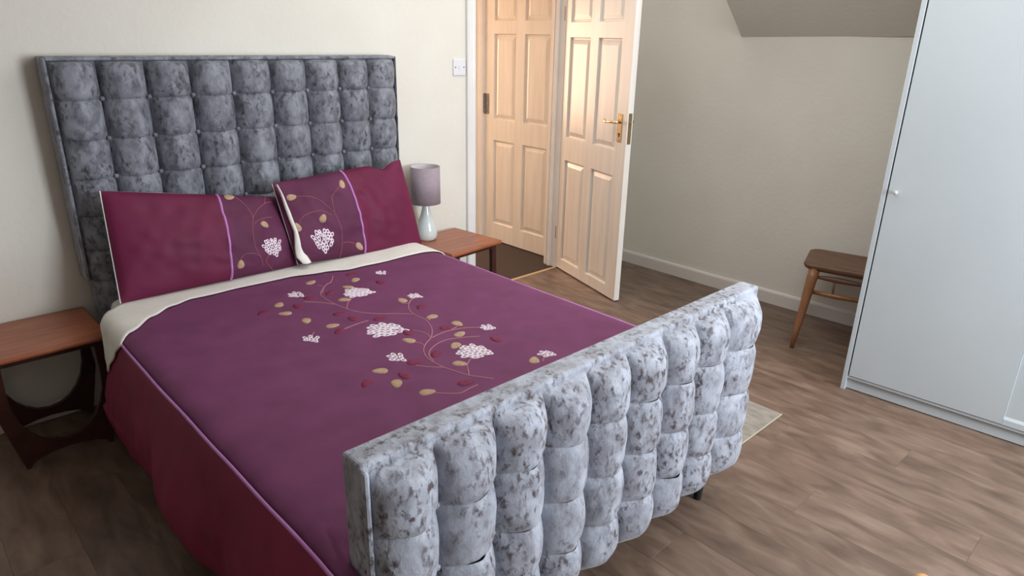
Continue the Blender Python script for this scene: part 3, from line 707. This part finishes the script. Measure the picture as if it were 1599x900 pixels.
# ---------------------------------------------------------------- bedside tables
def bedside(loc, rz, label):
    """top with rounded edge on two frames, each cut by a U and standing on an arch; local origin centre on the floor"""
    t = thing('bedside_table', label, 'table', loc, rz, 'teak bedside tables')
    H_ = 0.478; W = 0.205; Dp = 0.20
    bm = bmesh.new(); add_box(bm, -W, W, -Dp, Dp, H_-0.022, H_, 0.009, 3); link('tabletop', bm, M['teak'], t, smooth=False)
    for y in (-Dp+0.045, Dp-0.045):
        # outline of a frame in (x, z)
        hgt = H_-0.022
        left = []
        def outer(z): return 0.150+0.045*(z/0.22) if z < 0.22 else 0.195
        poly = [(-outer(z), z) for z in (0.0, 0.08, 0.15, 0.22)]+[(-0.190, 0.30), (-0.184, hgt)]
        poly += [(-0.150, hgt)]
        poly += [(-0.154, 0.33)]
        for a in range(0, 13):
            th = PI+PI*a/12; poly.append((0.154*math.cos(th), 0.30+0.222*math.sin(th)*(1.0)))
        poly += [(0.154, 0.33), (0.150, hgt), (0.184, hgt), (0.190, 0.30)]+[(outer(z), z) for z in (0.22, 0.15, 0.08, 0.0)]
        for a in range(0, 9):
            th = PI*a/8; poly.append((0.138*math.cos(th)*1.0, 0.0+0.045*math.sin(th)))
        o = link('frame', prism(poly, 'y', y-0.011, y+0.011), M['darkwood'], t)
        link('top_rail', box(-0.150, 0.150, y-0.009, y+0.009, hgt-0.026, hgt-0.0005, 0.002), M['darkwood'], t)
    for s in (-1, 1):
        link('side_rail', box(s*0.178-0.008, s*0.178+0.008, -Dp+0.057, Dp-0.057, hgt-0.030, hgt-0.0005, 0.002), M['darkwood'], t)
    return t
bedside((0.335, 3.030, 0), 0, 'bedside table left of the bed, bare teak top over dark curved frames')
bedside((2.392, 2.998, 0), math.radians(5.5), 'bedside table right of the bed, teak top carrying the lamp')

# ---------------------------------------------------------------- lamp
lp = thing('table_lamp', 'small lamp with mauve drum shade and pale teardrop base on bedside table', 'lamp', (2.286, 3.118, 0.4785))
link('lamp_base', lathe([(0, 0.0), (0.050, 0.0), (0.057, 0.006), (0.063, 0.025), (0.063, 0.048), (0.056, 0.080), (0.044, 0.115), (0.032, 0.148), (0.023, 0.180), (0.019, 0.210), (0.018, 0.222), (0.0, 0.222)], 40), M['ceramic'], lp, smooth=True)
bm = bmesh.new(); add_tube(bm, [(0, 0, 0.222), (0, 0, 0.27)], 0.012, 14); link('bulb_holder', bm, M['switch'], lp)
bm = lathe([(0.083, 0.215), (0.085, 0.215), (0.084, 0.425), (0.082, 0.425)], 48)
sh = link('lamp_shade', bm, M['shade'], lp, smooth=True)
link('shade_lining', lathe([(0.0822, 0.216), (0.0812, 0.4245)], 48), M['shade_in'], sh, smooth=True)
bm = bmesh.new()
for a in range(3):
    t_ = a*2*PI/3; add_tube(bm, [(0.012*math.cos(t_), 0.012*math.sin(t_), 0.262), (0.080*math.cos(t_), 0.080*math.sin(t_), 0.262)], 0.0015, 6)
link('shade_ring', bm, M['switch'], lp)

# ---------------------------------------------------------------- stool
st = thing('stool', 'low brown wooden stool with splayed golden legs, half hidden by the wardrobe', 'stool', (3.87, 1.335, 0), math.radians(13))
def sl(name, bm, m, smooth=False): return link(name, bm, m, st, smooth=smooth)
SZ = 0.452; hx, hy = 0.178, 0.205
pl = []
for cx, cy, a0 in ((hx-0.05, hy+0.010-0.05, 0), (-hx+0.06, hy-0.06, 90), (-hx+0.06, -hy+0.06, 180), (hx-0.05, -hy-0.010+0.05, 270)):
    for a in range(0, 91, 10): pl.append((cx+0.055*math.cos(math.radians(a0+a)), cy+0.055*math.sin(math.radians(a0+a))))
bm = bmesh.new(); rings = []
for f, z in ((0.88, SZ-0.040), (0.96, SZ-0.030), (1.0, SZ-0.014), (0.985, SZ-0.004), (0.95, SZ), (0.6, SZ-0.007), (0.2, SZ-0.010)):
    rings.append([bm.verts.new((p[0]*f, p[1]*f, z)) for p in pl])
for a, b in zip(rings, rings[1:]):
    for k in range(len(pl)): bm.faces.new([a[k], a[(k+1) % len(pl)], b[(k+1) % len(pl)], b[k]])
bm.faces.new(rings[0]); bm.faces.new(rings[-1])
sl('seat', bm, M['stoolseat'], True)
for (tx, ty, bx, by) in ((-0.140, 0.135, -0.318, 0.155), (0.122, 0.165, 0.205, 0.225), (-0.140, -0.135, -0.270, -0.165), (0.122, -0.165, 0.185, -0.225)):
    T = Vector((tx, ty, SZ-0.030)); Bt = Vector((bx, by, 0.0))
    bm = bmesh.new(); add_tube(bm, [T, T.lerp(Bt, 0.12), T.lerp(Bt, 0.35), T.lerp(Bt, 0.7), Bt], [0.030, 0.029, 0.025, 0.018, 0.011], 16); sl('leg', bm, M['stoolleg'], True)
bm = bmesh.new(); add_tube(bm, [(-0.152, 0.13, 0.380), (-0.145, 0.07, 0.379), (-0.142, 0.0, 0.378), (-0.145, -0.07, 0.379), (-0.152, -0.13, 0.380)], [0.006, 0.011, 0.013, 0.011, 0.006], 10, flat=1.2); sl('upper_stretcher', bm, M['stoolseat'], True)
bm = bmesh.new(); add_tube(bm, [(-0.175, 0.135, 0.298), (-0.172, 0.0, 0.294), (-0.175, -0.135, 0.298)], [0.011, 0.014, 0.011], 10); sl('lower_stretcher', bm, M['stoolleg'], True)
bm = bmesh.new(); add_tube(bm, [(-0.144, 0.024, 0.375), (-0.170, 0.018, 0.300)], 0.006, 8); sl('spindle', bm, M['stoolseat'], True)

# ---------------------------------------------------------------- rug and the wooden knob
rg = thing('rug', 'grey beige rug with cream edge showing beyond the footboard', 'rug', (2.42, 1.42, 0))
def rgl(name, bm, m): bmesh.ops.translate(bm, vec=(-2.42, -1.42, 0), verts=bm.verts[:]); return link(name, bm, m, rg)
rgl('pile', box(2.06, 2.776, 1.108, 1.740, 0.0005, 0.008, 0.002), M['rug'])
bm = bmesh.new(); add_box(bm, 2.05, 2.784, 1.1035, 1.108, 0.0005, 0.0085, 0.002); add_box(bm, 2.05, 2.786, 1.740, 1.750, 0.0005, 0.0085, 0.002); rgl('binding', bm, M['rug_edge'])
bm = bmesh.new(); add_box(bm, 2.776, 2.780, 1.108, 1.740, 0.0005, 0.0085, 0.002); rgl('binding', bm, M['rug_edge'])
kn = link('wooden_knob', lathe([(0, 0), (0.020, 0), (0.026, 0.006), (0.028, 0.018), (0.024, 0.032), (0.014, 0.040), (0, 0.042)], 28), M['palewood'], smooth=True)
kn.location = (2.115, 0.316, 0.0); kn['label'] = 'rounded pale wooden knob just showing at the bottom edge, on bare floor'; kn['category'] = 'knob'
